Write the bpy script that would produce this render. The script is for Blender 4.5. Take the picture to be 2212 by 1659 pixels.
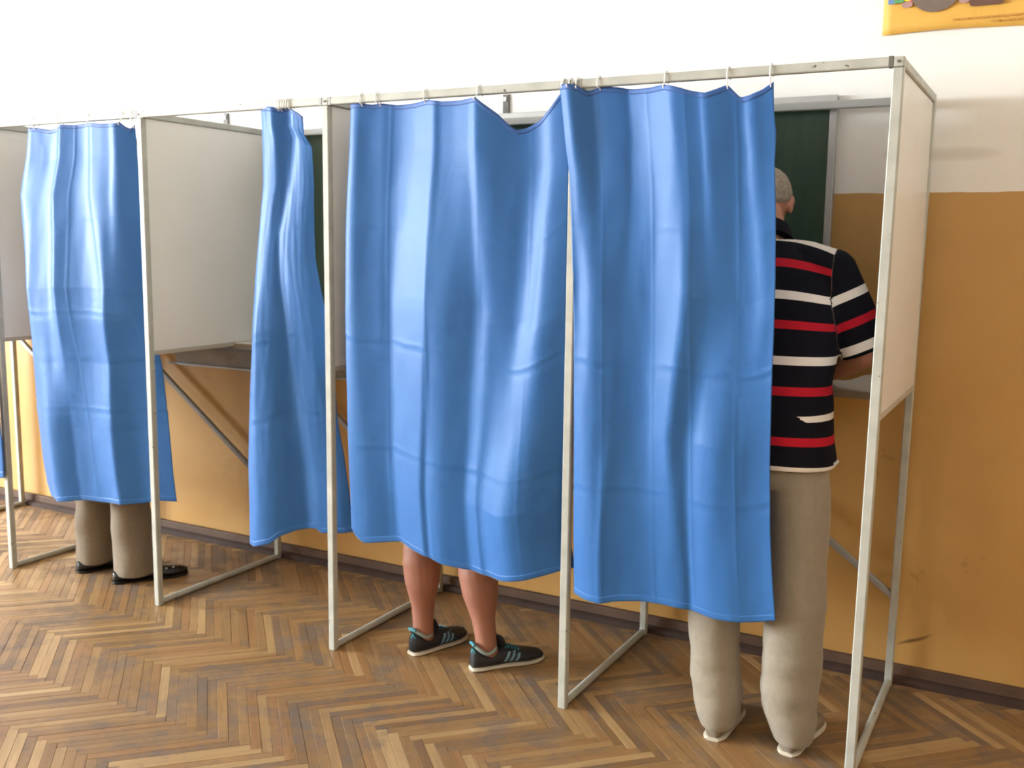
import bpy, bmesh, math, random
from mathutils import Vector, Matrix, noise
import numpy as np

random.seed(7)
for o in list(bpy.data.objects):
    bpy.data.objects.remove(o)
scene = bpy.context.scene
C = scene.collection

# ------------------------------------------------------------------ camera
YAW, PITCH, ROLL, FPX = -0.4972, 0.1388, 0.0128, 2174.4
cam_data = bpy.data.cameras.new('camera')
cam_data.sensor_fit = 'HORIZONTAL'
cam_data.sensor_width = 36.0
cam_data.lens = 36.0 * FPX / 2212.0
cam_data.clip_start = 0.05
cam = bpy.data.objects.new('camera', cam_data)
C.objects.link(cam)
fw = Vector((math.sin(YAW) * math.cos(PITCH), math.cos(YAW) * math.cos(PITCH), -math.sin(PITCH)))
rt = Vector((math.cos(YAW), -math.sin(YAW), 0))
up = rt.cross(fw)
r2 = math.cos(ROLL) * rt + math.sin(ROLL) * up
u2 = -math.sin(ROLL) * rt + math.cos(ROLL) * up
cam.matrix_world = Matrix(((r2.x, u2.x, -fw.x, 0.4136), (r2.y, u2.y, -fw.y, -2.8408),
                           (r2.z, u2.z, -fw.z, 1.5087), (0, 0, 0, 1)))
cam_data.dof.use_dof = True          # the photograph is a little out of focus throughout
cam_data.dof.focus_distance = 1.6
cam_data.dof.aperture_fstop = 10.5
scene.camera = cam

# ------------------------------------------------------------------ world, daylight, exposure
world = bpy.data.worlds.new('sky')
scene.world = world
world.use_nodes = True
bg = world.node_tree.nodes['Background']
bg.inputs[0].default_value = (0.80, 0.90, 1.0, 1)
bg.inputs[1].default_value = 1.0

ROOM = dict(x0=-9.8, x1=2.4, y0=-8.0, y1=0.79, h=3.4)
WINDOWS = [(-3.7, -1.9), (-5.7, -3.9), (-7.7, -5.9)]      # y ranges in the left wall
WZ = (1.2, 3.1)
LIGHT_POWER = (760.0, 480.0, 330.0)


def daylight(y0, y1, power):
    d = bpy.data.lights.new('window_daylight', 'AREA')
    d.shape = 'RECTANGLE'
    d.size = (y1 - y0)
    d.size_y = WZ[1] - WZ[0]
    d.energy = power
    d.color = (0.88, 0.955, 1.0)
    o = bpy.data.objects.new('window_daylight', d)
    C.objects.link(o)
    o.location = (ROOM['x0'] - 0.35, (y0 + y1) / 2, (WZ[0] + WZ[1]) / 2)
    # emit towards +x, slightly downward
    o.rotation_euler = (math.radians(90), 0, math.radians(-90))
    return o


for (a, b), pw_ in zip(WINDOWS, LIGHT_POWER):
    daylight(a, b, pw_)

vs = scene.view_settings
vs.view_transform = 'Standard'
vs.look = 'None'
vs.gamma = 1.0
vs.exposure = 0.80
vs.use_curve_mapping = False
scene.cycles.use_denoising = True
scene.cycles.max_bounces = 7
scene.cycles.use_adaptive_sampling = True
scene.cycles.adaptive_threshold = 0.08
scene.cycles.adaptive_min_samples = 12
scene.cycles.diffuse_bounces = 4
scene.cycles.glossy_bounces = 3
scene.cycles.transmission_bounces = 4
scene.cycles.sample_clamp_indirect = 6.0
scene.cycles.caustics_reflective = False
scene.cycles.caustics_refractive = False


# ------------------------------------------------------------------ materials
def srgb(r, g, b):
    def f(c):
        c /= 255.0
        return c / 12.92 if c <= 0.04045 else ((c + 0.055) / 1.055) ** 2.4
    return (f(r), f(g), f(b), 1)


class NT:
    def __init__(self, name):
        self.m = bpy.data.materials.new(name)
        self.m.use_nodes = True
        self.t = self.m.node_tree
        self.bsdf = self.t.nodes['Principled BSDF']
        self.out = self.t.nodes['Material Output']

    def n(self, kind, **kw):
        x = self.t.nodes.new(kind)
        for k, v in kw.items():
            setattr(x, k, v)
        return x

    def l(self, a, b):
        self.t.links.new(a, b)

    def val(self, sock, v):
        if hasattr(v, 'is_linked') or hasattr(v, 'links'):
            self.l(v, sock)
        else:
            sock.default_value = v

    def math(self, op, a, b=0.0, c=None):
        x = self.n('ShaderNodeMath', operation=op)
        self.val(x.inputs[0], a)
        self.val(x.inputs[1], b)
        if c is not None:
            self.val(x.inputs[2], c)
        return x.outputs[0]

    def mix(self, fac, a, b, blend='MIX'):
        x = self.n('ShaderNodeMix', data_type='RGBA', blend_type=blend)
        self.val(x.inputs[0], fac)
        self.val(x.inputs[6], a)
        self.val(x.inputs[7], b)
        return x.outputs[2]

    def noise(self, vec, scale, detail=3, rough=0.55):
        x = self.n('ShaderNodeTexNoise')
        if vec is not None:
            self.l(vec, x.inputs['Vector'])
        x.inputs['Scale'].default_value = scale
        x.inputs['Detail'].default_value = detail
        x.inputs['Roughness'].default_value = rough
        return x.outputs[0]

    def ramp(self, fac, stops):
        x = self.n('ShaderNodeValToRGB')
        self.l(fac, x.inputs[0])
        e = x.color_ramp.elements
        while len(e) < len(stops):
            e.new(0.5)
        for el, (p, c) in zip(e, stops):
            el.position = p
            el.color = c if len(c) == 4 else (*c, 1)
        return x.outputs[0]

    def pos(self):
        return self.n('ShaderNodeNewGeometry').outputs['Position']

    def objco(self):
        return self.n('ShaderNodeTexCoord').outputs['Object']

    def bump(self, h, strength=0.2, dist=0.005):
        x = self.n('ShaderNodeBump')
        x.inputs['Strength'].default_value = strength
        x.inputs['Distance'].default_value = dist
        self.l(h, x.inputs['Height'])
        self.l(x.outputs[0], self.bsdf.inputs['Normal'])

    def set(self, **kw):
        names = dict(color='Base Color', rough='Roughness', metal='Metallic', spec='Specular IOR Level',
                     sheen='Sheen Weight', sheenr='Sheen Roughness', coat='Coat Weight', sss='Subsurface Weight', coatr='Coat Roughness')
        for k, v in kw.items():
            self.val(self.bsdf.inputs[names[k]], v)
        return self


GREY = lambda v: (v, v, v, 1)
M = {}


def simple(name, col, rough=0.5, var=0.06, scale=30, bump=0.0, **kw):
    t = NT(name)
    nz = t.noise(t.objco(), scale)
    dark = tuple(c * (1 - var) for c in col[:3]) + (1,)
    light = tuple(min(1, c * (1 + var)) for c in col[:3]) + (1,)
    t.set(color=t.ramp(nz, [(0.3, dark), (0.7, light)]), rough=rough, **kw)
    if bump:
        t.bump(nz, bump, 0.002)
    M[name] = t.m
    return t.m


def make_wall_mat(name, split):
    t = NT(name)
    p = t.pos()
    sep = t.n('ShaderNodeSeparateXYZ')
    t.l(p, sep.inputs[0])
    wob = t.noise(p, 9, 2)
    zz = t.math('ADD', sep.outputs[2], t.math('MULTIPLY', t.math('SUBTRACT', wob, 0.5), 0.012))
    mask = t.math('GREATER_THAN', zz, split)
    blot = t.noise(p, 1.6, 3, 0.6)
    fine = t.noise(p, 60, 2)
    orange = t.ramp(blot, [(0.3, srgb(192, 149, 86)), (0.7, srgb(205, 163, 98))])
    white = t.ramp(blot, [(0.3, srgb(238, 236, 231)), (0.7, srgb(244, 242, 238))])
    # scuffs low on the orange paint
    sc = t.noise(p, 5.5, 3, 0.7)
    low = t.math('LESS_THAN', sep.outputs[2], 0.9)
    scm = t.math('MULTIPLY', t.math('MULTIPLY', t.math('GREATER_THAN', sc, 0.72), low), 0.16)
    orange = t.mix(scm, orange, srgb(96, 62, 34))
    # an old rubbed mark on the white paint at shoulder height right of the board
    mx = t.math('MULTIPLY', t.math('SUBTRACT', sep.outputs[0], 0.03), 5.2)
    mz = t.math('MULTIPLY', t.math('SUBTRACT', sep.outputs[2], 1.815), 38)
    rr = t.math('ADD', t.math('POWER', t.math('ABSOLUTE', mx), 4.0), t.math('POWER', t.math('ABSOLUTE', mz), 2.0))
    mk = t.math('MULTIPLY', t.math('MAXIMUM', t.math('SUBTRACT', 1.0, rr), 0.0), 0.35)
    white = t.mix(mk, white, srgb(186, 174, 160))
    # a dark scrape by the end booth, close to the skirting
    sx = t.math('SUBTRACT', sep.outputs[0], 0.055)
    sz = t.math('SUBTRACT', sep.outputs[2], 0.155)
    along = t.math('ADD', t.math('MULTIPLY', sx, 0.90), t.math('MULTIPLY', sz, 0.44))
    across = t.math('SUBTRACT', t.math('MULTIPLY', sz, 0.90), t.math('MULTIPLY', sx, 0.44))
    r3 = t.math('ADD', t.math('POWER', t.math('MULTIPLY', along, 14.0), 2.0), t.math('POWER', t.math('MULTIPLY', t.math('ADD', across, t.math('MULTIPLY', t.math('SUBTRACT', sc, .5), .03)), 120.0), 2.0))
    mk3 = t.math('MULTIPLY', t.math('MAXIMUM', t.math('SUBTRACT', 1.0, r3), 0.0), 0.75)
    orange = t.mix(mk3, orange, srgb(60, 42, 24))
    t.set(color=t.mix(mask, orange, white), rough=t.math('ADD', 0.38, t.math('MULTIPLY', mask, 0.45)))
    t.bump(t.math('ADD', t.math('MULTIPLY', fine, 0.4), wob), 0.12, 0.004)
    M[name] = t.m


make_wall_mat('wall_paint', 1.693)

simple('ceiling_paint', srgb(238, 237, 233), 0.9, 0.02, 4)


def make_metal():
    t = NT('painted_tube')
    p = t.pos()
    base = t.ramp(t.noise(p, 14, 4), [(0.3, srgb(170, 173, 165)), (0.7, srgb(190, 192, 184))])
    chips = t.noise(p, 46, 5, 0.62)
    big = t.noise(p, 3.1, 2)
    cm = t.math('GREATER_THAN', t.math('ADD', chips, t.math('MULTIPLY', big, 0.22)), 0.815)
    t.set(color=t.mix(cm, base, srgb(92, 86, 76)), rough=0.42)
    t.bump(t.math('SUBTRACT', 1.0, cm), 0.3, 0.001)
    M['tube'] = t.m


make_metal()
simple('tube_grey', srgb(158, 159, 157), 0.45, 0.05, 20)
simple('joint_dark', srgb(110, 106, 98), 0.6, 0.1, 40)
t = NT('panel_laminate')
t.set(color=t.ramp(t.noise(t.pos(), 2.2, 4), [(0.3, srgb(229, 228, 224)), (0.7, srgb(238, 237, 233))]), rough=0.33, spec=0.6)
t.bump(t.noise(t.pos(), 3.0, 2), 0.04, 0.01)
M['panel'] = t.m
simple('panel_edge', srgb(186, 180, 168), 0.5, 0.05, 30)
simple('shelf_top', srgb(225, 222, 214), 0.4, 0.03, 12)
simple('shelf_edge', srgb(150, 140, 126), 0.5, 0.08, 20)
simple('paper', srgb(236, 230, 224), 0.8, 0.02, 20)
simple('hook_plastic', srgb(244, 243, 238), 0.35, 0.02, 20)
simple('aluminium', srgb(182, 184, 184), 0.4, 0.04, 25, metal=0.35)
simple('tray_metal', srgb(150, 150, 146), 0.5, 0.08, 14)
simple('bracket_metal', srgb(100, 98, 92), 0.5, 0.25, 55)
t = NT('chalkboard')
p = t.pos()
st = t.n('ShaderNodeMapping')
t.l(p, st.inputs[0])
st.inputs['Scale'].default_value = (9, 9, 1.3)
t.set(color=t.ramp(t.noise(st.outputs[0], 2.0, 4), [(0.25, srgb(38, 62, 50)), (0.75, srgb(54, 80, 65))]), rough=0.46)
M['chalkboard'] = t.m


def make_cloth():
    t = NT('blue_cloth')
    p = t.pos()
    fine = t.noise(p, 180, 2)
    blot = t.noise(p, 3, 3)
    col = t.ramp(blot, [(0.3, srgb(58, 121, 196)), (0.7, srgb(64, 128, 202))])
    t.set(color=col, rough=0.48, spec=0.4, sheen=0.35, sheenr=0.4)
    t.bump(fine, 0.06, 0.001)
    tr = t.n('ShaderNodeBsdfTranslucent')
    t.l(col, tr.inputs[0])
    mx = t.n('ShaderNodeMixShader')
    mx.inputs[0].default_value = 0.28
    t.l(t.bsdf.outputs[0], mx.inputs[1])
    t.l(tr.outputs[0], mx.inputs[2])
    t.l(mx.outputs[0], t.out.inputs[0])
    M['cloth'] = t.m
    simple('cloth_hem', srgb(42, 92, 164), 0.6, 0.05, 60, sheen=0.3)


make_cloth()


def make_parquet(name, per_object):
    t = NT(name)
    uv = t.n('ShaderNodeUVMap').outputs[0]
    if per_object:
        rnd = t.n('ShaderNodeObjectInfo').outputs['Random']
    else:
        rnd = t.n('ShaderNodeNewGeometry').outputs['Random Per Island']
    wn = t.n('ShaderNodeTexWhiteNoise', noise_dimensions='1D')
    t.l(rnd, wn.inputs['W'])
    off = t.n('ShaderNodeVectorMath', operation='MULTIPLY_ADD')
    t.l(wn.outputs['Color'], off.inputs[0])
    off.inputs[1].default_value = (31, 17, 9)
    mp = t.n('ShaderNodeMapping')
    t.l(uv, mp.inputs[0])
    mp.inputs['Scale'].default_value = (5, 60, 1)
    t.l(mp.outputs[0], off.inputs[2])
    grain = t.noise(off.outputs[0], 1.0, 3, 0.6)
    tone = t.ramp(wn.outputs['Value'], [(0.0, srgb(132, 102, 68)), (0.22, srgb(147, 115, 76)), (0.5, srgb(158, 125, 83)), (0.72, srgb(154, 116, 76)),
                                        (0.88, srgb(168, 136, 93)), (1.0, srgb(188, 157, 112))])
    g = t.ramp(grain, [(0.25, (0.78, 0.75, 0.72, 1)), (0.75, (1.08, 1.06, 1.04, 1))])
    col = t.mix(1.0, tone, g, 'MULTIPLY')
    # worn, grey-dirty places walked into the varnish
    p = t.pos()
    w1 = t.noise(p, 2.3, 5, 0.68)
    w2 = t.noise(p, 11.0, 4, 0.7)
    wear = t.math('ADD', t.math('MULTIPLY', w1, 0.6), t.math('MULTIPLY', w2, 0.4))
    wear = t.math('ADD', wear, t.math('MULTIPLY', t.math('SUBTRACT', wn.outputs['Value'], 0.5), -0.10))
    wm = t.ramp(wear, [(0.48, GREY(0)), (0.60, GREY(1))])
    col = t.mix(t.math('MULTIPLY', wm, 0.60), col, srgb(104, 97, 93))
    t.set(color=col, rough=t.math('ADD', 0.38, t.math('MULTIPLY', wm, 0.2)), spec=0.5)
    t.bump(grain, 0.15, 0.002)
    M[name] = t.m


make_parquet('parquet_plank', True)
make_parquet('parquet_rest', False)
simple('subfloor', srgb(50, 36, 24), 0.9, 0.1, 10)
simple('baseboard_wood', srgb(92, 70, 56), 0.7, 0.22, 8)
simple('baseboard_dark', srgb(62, 44, 36), 0.85, 0.25, 8)
simple('window_frame', srgb(226, 224, 216), 0.5, 0.03, 10)

t = NT('window_glass')
tb = t.n('ShaderNodeBsdfTransparent')
gb = t.n('ShaderNodeBsdfGlossy')
gb.inputs['Roughness'].default_value = 0.02
mx = t.n('ShaderNodeMixShader')
mx.inputs[0].default_value = 0.06
t.l(tb.outputs[0], mx.inputs[1])
t.l(gb.outputs[0], mx.inputs[2])
t.l(mx.outputs[0], t.out.inputs[0])
M['glass'] = t.m


def skin_mat(name, col):
    tt = NT(name)
    nz = tt.noise(tt.objco(), 14, 4)
    a = tuple(c * 0.86 for c in col[:3]) + (1,)
    tt.set(color=tt.ramp(nz, [(0.3, a), (0.7, col)]), rough=0.5, sss=0.08)
    tt.bsdf.inputs['Subsurface Radius'].default_value = (0.01, 0.004, 0.002)
    M[name] = tt.m


skin_mat('skin_tan', srgb(162, 110, 90))
skin_mat('skin_fair', srgb(190, 136, 114))
simple('grey_hair', srgb(150, 140, 128), 0.7, 0.3, 90, bump=0.5)
simple('brown_hair', srgb(72, 52, 38), 0.7, 0.3, 90, bump=0.5)
simple('eye_white', srgb(230, 226, 220), 0.2, 0.02, 10)
simple('lip', srgb(160, 90, 80), 0.5, 0.05, 20)
simple('khaki_trousers', srgb(124, 110, 92), 0.85, 0.08, 70, bump=0.15, sheen=0.2)
simple('stone_trousers', srgb(146, 137, 121), 0.8, 0.06, 60, bump=0.12, sheen=0.25)
simple('navy_shorts', srgb(40, 44, 60), 0.85, 0.1, 70)
simple('white_shirt', srgb(214, 214, 216), 0.8, 0.04, 60)
simple('grey_shirt', srgb(120, 124, 134), 0.8, 0.05, 60)
simple('black_leather', srgb(24, 21, 20), 0.35, 0.2, 30)
simple('silver', srgb(190, 190, 190), 0.3, 0.05, 30, metal=0.8)
simple('sneaker_black', srgb(30, 30, 36), 0.6, 0.15, 40)
simple('teal_trim', srgb(60, 140, 156), 0.6, 0.08, 30)
simple('steel_blue_stripe', srgb(112, 150, 170), 0.5, 0.05, 30)
simple('lining', srgb(148, 168, 164), 0.8, 0.06, 40)
simple('rubber_white', srgb(206, 198, 180), 0.6, 0.06, 30)
simple('beige_leather', srgb(128, 116, 100), 0.55, 0.08, 30)
simple('navy_knit', srgb(15, 16, 27), 0.95, 0.1, 80, spec=0.2)


def make_polo():
    tt = NT('striped_polo')
    at = tt.n('ShaderNodeAttribute', attribute_name='stripe')
    s = at.outputs['Fac']
    nz = tt.noise(tt.objco(), 120, 2)
    col = tt.ramp(nz, [(0.3, srgb(12, 12, 21)), (0.7, srgb(17, 17, 27))])

    def band(lo, hi):
        return tt.math('MULTIPLY', tt.math('GREATER_THAN', s, lo), tt.math('LESS_THAN', s, hi))

    whites = [(1.540, .012), (1.371, .0125), (1.181, .0125), (1.025, .011), (0.872, .007),
              (2.076, .013), (2.231, .014)]
    reds = [(1.464, .0125), (1.285, .0125), (1.094, .0125), (0.951, .0125), (2.156, .0125)]
    wm = None
    hide = tt.n('ShaderNodeAttribute', attribute_name='tucked').outputs['Fac']
    for c, h in whites:
        b = band(c - h, c + h)
        if abs(c - 1.025) < .001:
            b = tt.math('MULTIPLY', b, tt.math('LESS_THAN', hide, 0.5))
        wm = b if wm is None else tt.math('MAXIMUM', wm, b)
    rm = None
    for c, h in reds:
        b = band(c - h, c + h)
        rm = b if rm is None else tt.math('MAXIMUM', rm, b)
    col = tt.mix(wm, col, srgb(226, 220, 214))
    col = tt.mix(rm, col, srgb(178, 26, 44))
    tt.set(color=col, rough=0.95, spec=0.2)
    tt.bump(nz, 0.12, 0.001)
    M['striped_polo'] = tt.m


make_polo()


def make_poster_mat():
    simple('poster_orange', srgb(226, 176, 82), 0.6, 0.04, 8)
    simple('print_brown', srgb(120, 104, 92), 0.6, 0.06, 30)
    simple('print_dark', srgb(104, 74, 62), 0.6, 0.06, 30)
    simple('print_blue', srgb(108, 140, 190), 0.6, 0.04, 30)
    simple('print_green', srgb(96, 160, 110), 0.6, 0.04, 30)
    simple('print_yellow', srgb(232, 214, 70), 0.6, 0.04, 30)
    simple('print_pink', srgb(206, 104, 104), 0.6, 0.04, 30)
    simple('print_mauve', srgb(176, 140, 136), 0.6, 0.04, 30)
    simple('print_text', srgb(196, 142, 62), 0.6, 0.04, 30)


make_poster_mat()


# ------------------------------------------------------------------ mesh helpers
class MB:
    def __init__(self):
        self.v, self.f = [], []

    def add(self, verts, faces):
        k = len(self.v)
        self.v += [tuple(p) for p in verts]
        self.f += [tuple(i + k for i in f) for f in faces]
        return self

    def box(self, a, b, bev=0.0):
        (x0, y0, z0), (x1, y1, z1) = a, b
        if bev <= 0:
            vs_ = [(x, y, z) for z in (z0, z1) for y in (y0, y1) for x in (x0, x1)]
            return self.add(vs_, [(0, 2, 3, 1), (4, 5, 7, 6), (0, 1, 5, 4), (2, 6, 7, 3), (0, 4, 6, 2), (1, 3, 7, 5)])
        bm = bmesh.new()
        bmesh.ops.create_cube(bm, size=1.0)
        for v in bm.verts:
            v.co = Vector(((x0 + x1) / 2 + v.co.x * (x1 - x0), (y0 + y1) / 2 + v.co.y * (y1 - y0), (z0 + z1) / 2 + v.co.z * (z1 - z0)))
        bmesh.ops.bevel(bm, geom=list(bm.edges), offset=bev, segments=2, profile=0.6, affect='EDGES')
        bm.verts.index_update()
        self.add([v.co[:] for v in bm.verts], [[v.index for v in f.verts] for f in bm.faces])
        bm.free()
        return self

    def loft(self, rings, cap=True, closed_path=False):
        n = len(rings[0])
        vs_, fs = [], []
        for r in rings:
            vs_ += list(r)
        m = len(rings)
        for i in range(m if closed_path else m - 1):
            j = (i + 1) % m
            for k in range(n):
                l = (k + 1) % n
                fs.append((i * n + k, i * n + l, j * n + l, j * n + k))
        if cap and not closed_path:
            fs.append(tuple(reversed(range(n))))
            fs.append(tuple(range((m - 1) * n, m * n)))
        return self.add(vs_, fs)

    def tube(self, pts, radii, seg=12, round_ends=False, closed=False):
        pts = [Vector(p) for p in pts]
        if not hasattr(radii, '__len__'):
            radii = [radii] * len(pts)
        radii = list(radii)
        if round_ends:
            d0 = (pts[0] - pts[1]).normalized()
            d1 = (pts[-1] - pts[-2]).normalized()
            pre, prer, post, postr = [], [], [], []
            for a in (80, 55, 28):
                pre.append(pts[0] + d0 * radii[0] * math.sin(math.radians(a)))
                prer.append(radii[0] * math.cos(math.radians(a)))
                post.insert(0, pts[-1] + d1 * radii[-1] * math.sin(math.radians(a)))
                postr.insert(0, radii[-1] * math.cos(math.radians(a)))
            pts = pre + pts + post
            radii = prer + radii + postr
        n = len(pts)
        rings = []
        prev = None
        for i, p in enumerate(pts):
            if closed:
                t_ = (pts[(i + 1) % n] - pts[i - 1]).normalized()
            else:
                t_ = (pts[min(i + 1, n - 1)] - pts[max(i - 1, 0)]).normalized()
            if prev is None:
                a = Vector((0, 0, 1)) if abs(t_.z) < 0.9 else Vector((1, 0, 0))
                nn = (a - t_ * a.dot(t_)).normalized()
            else:
                nn = (prev - t_ * prev.dot(t_)).normalized()
            prev = nn
            bb = t_.cross(nn)
            rings.append([p + (nn * math.cos(2 * math.pi * k / seg) + bb * math.sin(2 * math.pi * k / seg)) * radii[i] for k in range(seg)])
        return self.loft(rings, closed_path=closed)

    def ellipsoid(self, c, r, rot=None, nu=20, nv=12, zmin=-1.0):
        c = Vector(c)
        rings = []
        for i in range(1, nv):
            th = math.pi * i / nv
            z = -math.cos(th)
            if z < zmin:
                continue
            rr = math.sin(th)
            ring = []
            for k in range(nu):
                a = 2 * math.pi * k / nu
                q_ = Vector((r[0] * rr * math.cos(a), r[1] * rr * math.sin(a), r[2] * z))
                ring.append(c + (rot @ q_ if rot else q_))
            rings.append(ring)
        return self.loft(rings)

    def mesh(self, name):
        me = bpy.data.meshes.new(name)
        me.from_pydata(self.v, [], self.f)
        me.update()
        bm = bmesh.new()
        bm.from_mesh(me)
        bmesh.ops.recalc_face_normals(bm, faces=list(bm.faces))
        bm.to_mesh(me)
        bm.free()
        return me

    def build(self, name, mat, parent=None, smooth=False, angle=None):
        me = self.mesh(name)
        return link(name, me, mat, parent, smooth, angle)


def link(name, me, mat, parent=None, smooth=False, angle=None):
    me.materials.clear()
    me.materials.append(M[mat] if isinstance(mat, str) else mat)
    if smooth:
        me.polygons.foreach_set('use_smooth', [True] * len(me.polygons))
        if angle:
            me.set_sharp_from_angle(angle=math.radians(angle))
    o = bpy.data.objects.new(name, me)
    C.objects.link(o)
    if parent is not None:
        o.parent = parent
        o.matrix_parent_inverse = Matrix.Translation(-parent.location)
    return o


def tag(o, label=None, cat=None, group=None, kind=None):
    if label:
        o['label'] = label
    if cat:
        o['category'] = cat
    if group:
        o['group'] = group
    if kind:
        o['kind'] = kind
    return o


def empty(name, loc, label, cat, group=None):
    o = bpy.data.objects.new(name, None)
    o.location = loc
    o.empty_display_size = 0.1
    C.objects.link(o)
    return tag(o, label, cat, group)


def part_label(o, s):
    o['label'] = s
    return o


def fused(mb, voxel, smooth=6, factor=0.5):
    """one continuous closed surface out of overlapping solids"""
    me = mb.mesh('tmp')
    o = bpy.data.objects.new('tmp', me)
    C.objects.link(o)
    r = o.modifiers.new('r', 'REMESH')
    r.mode = 'VOXEL'
    r.voxel_size = voxel
    if smooth:
        s = o.modifiers.new('s', 'SMOOTH')
        s.iterations = smooth
        s.factor = factor
    dg = bpy.context.evaluated_depsgraph_get()
    dg.update()
    ev = o.evaluated_get(dg)
    out = bpy.data.meshes.new_from_object(ev)
    bpy.data.objects.remove(o)
    bpy.data.meshes.remove(me)
    return out


def lerp(a, b, t_):
    return a + (b - a) * t_


# ------------------------------------------------------------------ room shell
X0, X1, Y0, Y1, HH = ROOM['x0'], ROOM['x1'], ROOM['y0'], ROOM['y1'], ROOM['h']
tag(MB().box((X0 - .2, Y1, -0.1), (X1 + .2, Y1 + .2, HH)).build('wall_back', 'wall_paint'), kind='structure')
tag(MB().box((X1, Y0 - .2, -0.1), (X1 + .2, Y1, HH)).build('wall_right', 'wall_paint'), kind='structure')
tag(MB().box((X0 - .2, Y0 - .2, -0.1), (X1, Y0, HH)).build('wall_front', 'wall_paint'), kind='structure')
tag(MB().box((X0 - .2, Y0 - .2, HH), (X1 + .2, Y1 + .2, HH + .15)).build('ceiling', 'ceiling_paint'), kind='structure')
wl = MB()
wl.box((X0 - .2, Y0, -0.1), (X0, Y1, WZ[0]))
wl.box((X0 - .2, Y0, WZ[1]), (X0, Y1, HH))
edges = [Y1] + [e for (a, b) in WINDOWS for e in (b, a)] + [Y0]
for k in range(0, len(edges), 2):
    if edges[k] - edges[k + 1] > 0.01:
        wl.box((X0 - .2, edges[k + 1], WZ[0]), (X0, edges[k], WZ[1]))
tag(wl.build('wall_left', 'wall_paint'), kind='structure')
for i, (a, b) in enumerate(WINDOWS):
    w = MB()
    xa, xb = X0 - .14, X0 - .08
    w.box((xa, a, WZ[0]), (xb, a + .06, WZ[1])).box((xa, b - .06, WZ[0]), (xb, b, WZ[1]))
    w.box((xa, a + .06, WZ[0]), (xb, b - .06, WZ[0] + .06)).box((xa, a + .06, WZ[1] - .06), (xb, b - .06, WZ[1]))
    m = (a + b) / 2
    w.box((xa, m - .03, WZ[0] + .06), (xb, m + .03, WZ[1] - .06))
    wo = tag(w.build('window_%d' % (i + 1), 'window_frame'), kind='structure')
    for (p0, p1) in ((a + .06, m - .03), (m + .03, b - .06)):
        MB().box((X0 - .112, p0, WZ[0] + .06), (X0 - .108, p1, WZ[1] - .06)).build('pane', 'glass', wo)
    MB().box((X0 - .08, a, WZ[0] - .03), (X0 + .12, b, WZ[0])).build('window_sill', 'window_frame', wo)

bb = MB().box((X0, Y1 - .022, 0.0), (X1, Y1, 0.060), 0.004).build('baseboard_back', 'baseboard_wood')
tag(bb, kind='structure')
qr = MB()
ring = [(0, 0), (0, .026), (-.010, .024), (-.019, .018), (-.025, .010), (-.027, 0)]
qr.loft([[(x, Y1 - .022 + dy, dz) for dy, dz in ring] for x in (X0, X1)])
qr.build('quarter_round', 'baseboard_dark', bb, True, 40)
tag(MB().box((X1 - .02, Y0, 0), (X1, Y1 - .05, .072)).build('baseboard_right', 'baseboard_wood'), kind='structure')
tag(MB().box((X0, Y0, 0), (X0 + .02, Y1 - .05, .072)).build('baseboard_left', 'baseboard_wood'), kind='structure')

# ------------------------------------------------------------------ parquet: herringbone laid at 45 degrees to the wall
floor = MB().box((X0 - .2, Y0 - .2, -0.12), (X1 + .2, Y1 + .2, -0.014)).build('floor', 'subfloor')
tag(floor, kind='structure')
PL, PW = 0.400, 0.0315
S2 = math.sqrt(0.5)
ORX, ORY = -2.161, -0.436      # a plank corner found on the floor


def plank_mesh():
    g = 0.00025
    l, w_, h = PL / 2 - g, PW / 2 - g, 0.012
    b = 0.0008
    vsx = [(-l, -w_, -h), (l, -w_, -h), (l, w_, -h), (-l, w_, -h),
           (-l, -w_, -b), (l, -w_, -b), (l, w_, -b), (-l, w_, -b),
           (-l + b, -w_ + b, 0), (l - b, -w_ + b, 0), (l - b, w_ - b, 0), (-l + b, w_ - b, 0)]
    fs = [(8, 9, 10, 11), (4, 5, 9, 8), (5, 6, 10, 9), (6, 7, 11, 10), (7, 4, 8, 11),
          (0, 1, 5, 4), (1, 2, 6, 5), (2, 3, 7, 6), (3, 0, 4, 7)]
    return vsx, fs


PV, PF = plank_mesh()
pme = bpy.data.meshes.new('plank')
pme.from_pydata(PV, [], PF)
uvl = pme.uv_layers.new(name='UVMap')
for lp in pme.loops:
    co = pme.vertices[lp.vertex_index].co
    uvl.data[lp.index].uv = (co.x, co.y)
pme.materials.append(M['parquet_plank'])


def cam_px(P):
    d = Vector(P) - cam.matrix_world.translation
    z = d.dot(fw)
    if z < 0.2:
        return None
    return 1106 + FPX * d.dot(r2) / z, 829.5 - FPX * d.dot(u2) / z, z


planks = []
rp = random.Random(3)
for n_ in range(-24, 25):
    for i_ in range(-480, 480):
        for kind in (0, 1):
            if kind == 0:
                a, b = i_ * PW + n_ * PL + PL / 2, i_ * PW - n_ * PL + PW / 2
                ang = -math.pi / 4
            else:
                a, b = i_ * PW + n_ * PL + PL + PW / 2, (i_ + 1) * PW - n_ * PL - PL / 2
                ang = math.pi / 4
            x = ORX + (a + b) * S2
            y = ORY + (b - a) * S2
            if x < X0 - .1 or x > X1 + .1 or y < Y0 - .1 or y > Y1 + .1:
                continue
            vis = None
            q_ = cam_px((x, y, 0))
            if q_ and -60 < q_[0] < 2270 and q_[1] < 1720:
                vis = q_[2]
            planks.append((x, y, ang, vis))
seen = sorted([k for k in range(len(planks)) if planks[k][3] is not None], key=lambda k: planks[k][3])
single = set(seen[:300])
rest_v, rest_f, rest_uv = [], [], []
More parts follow.
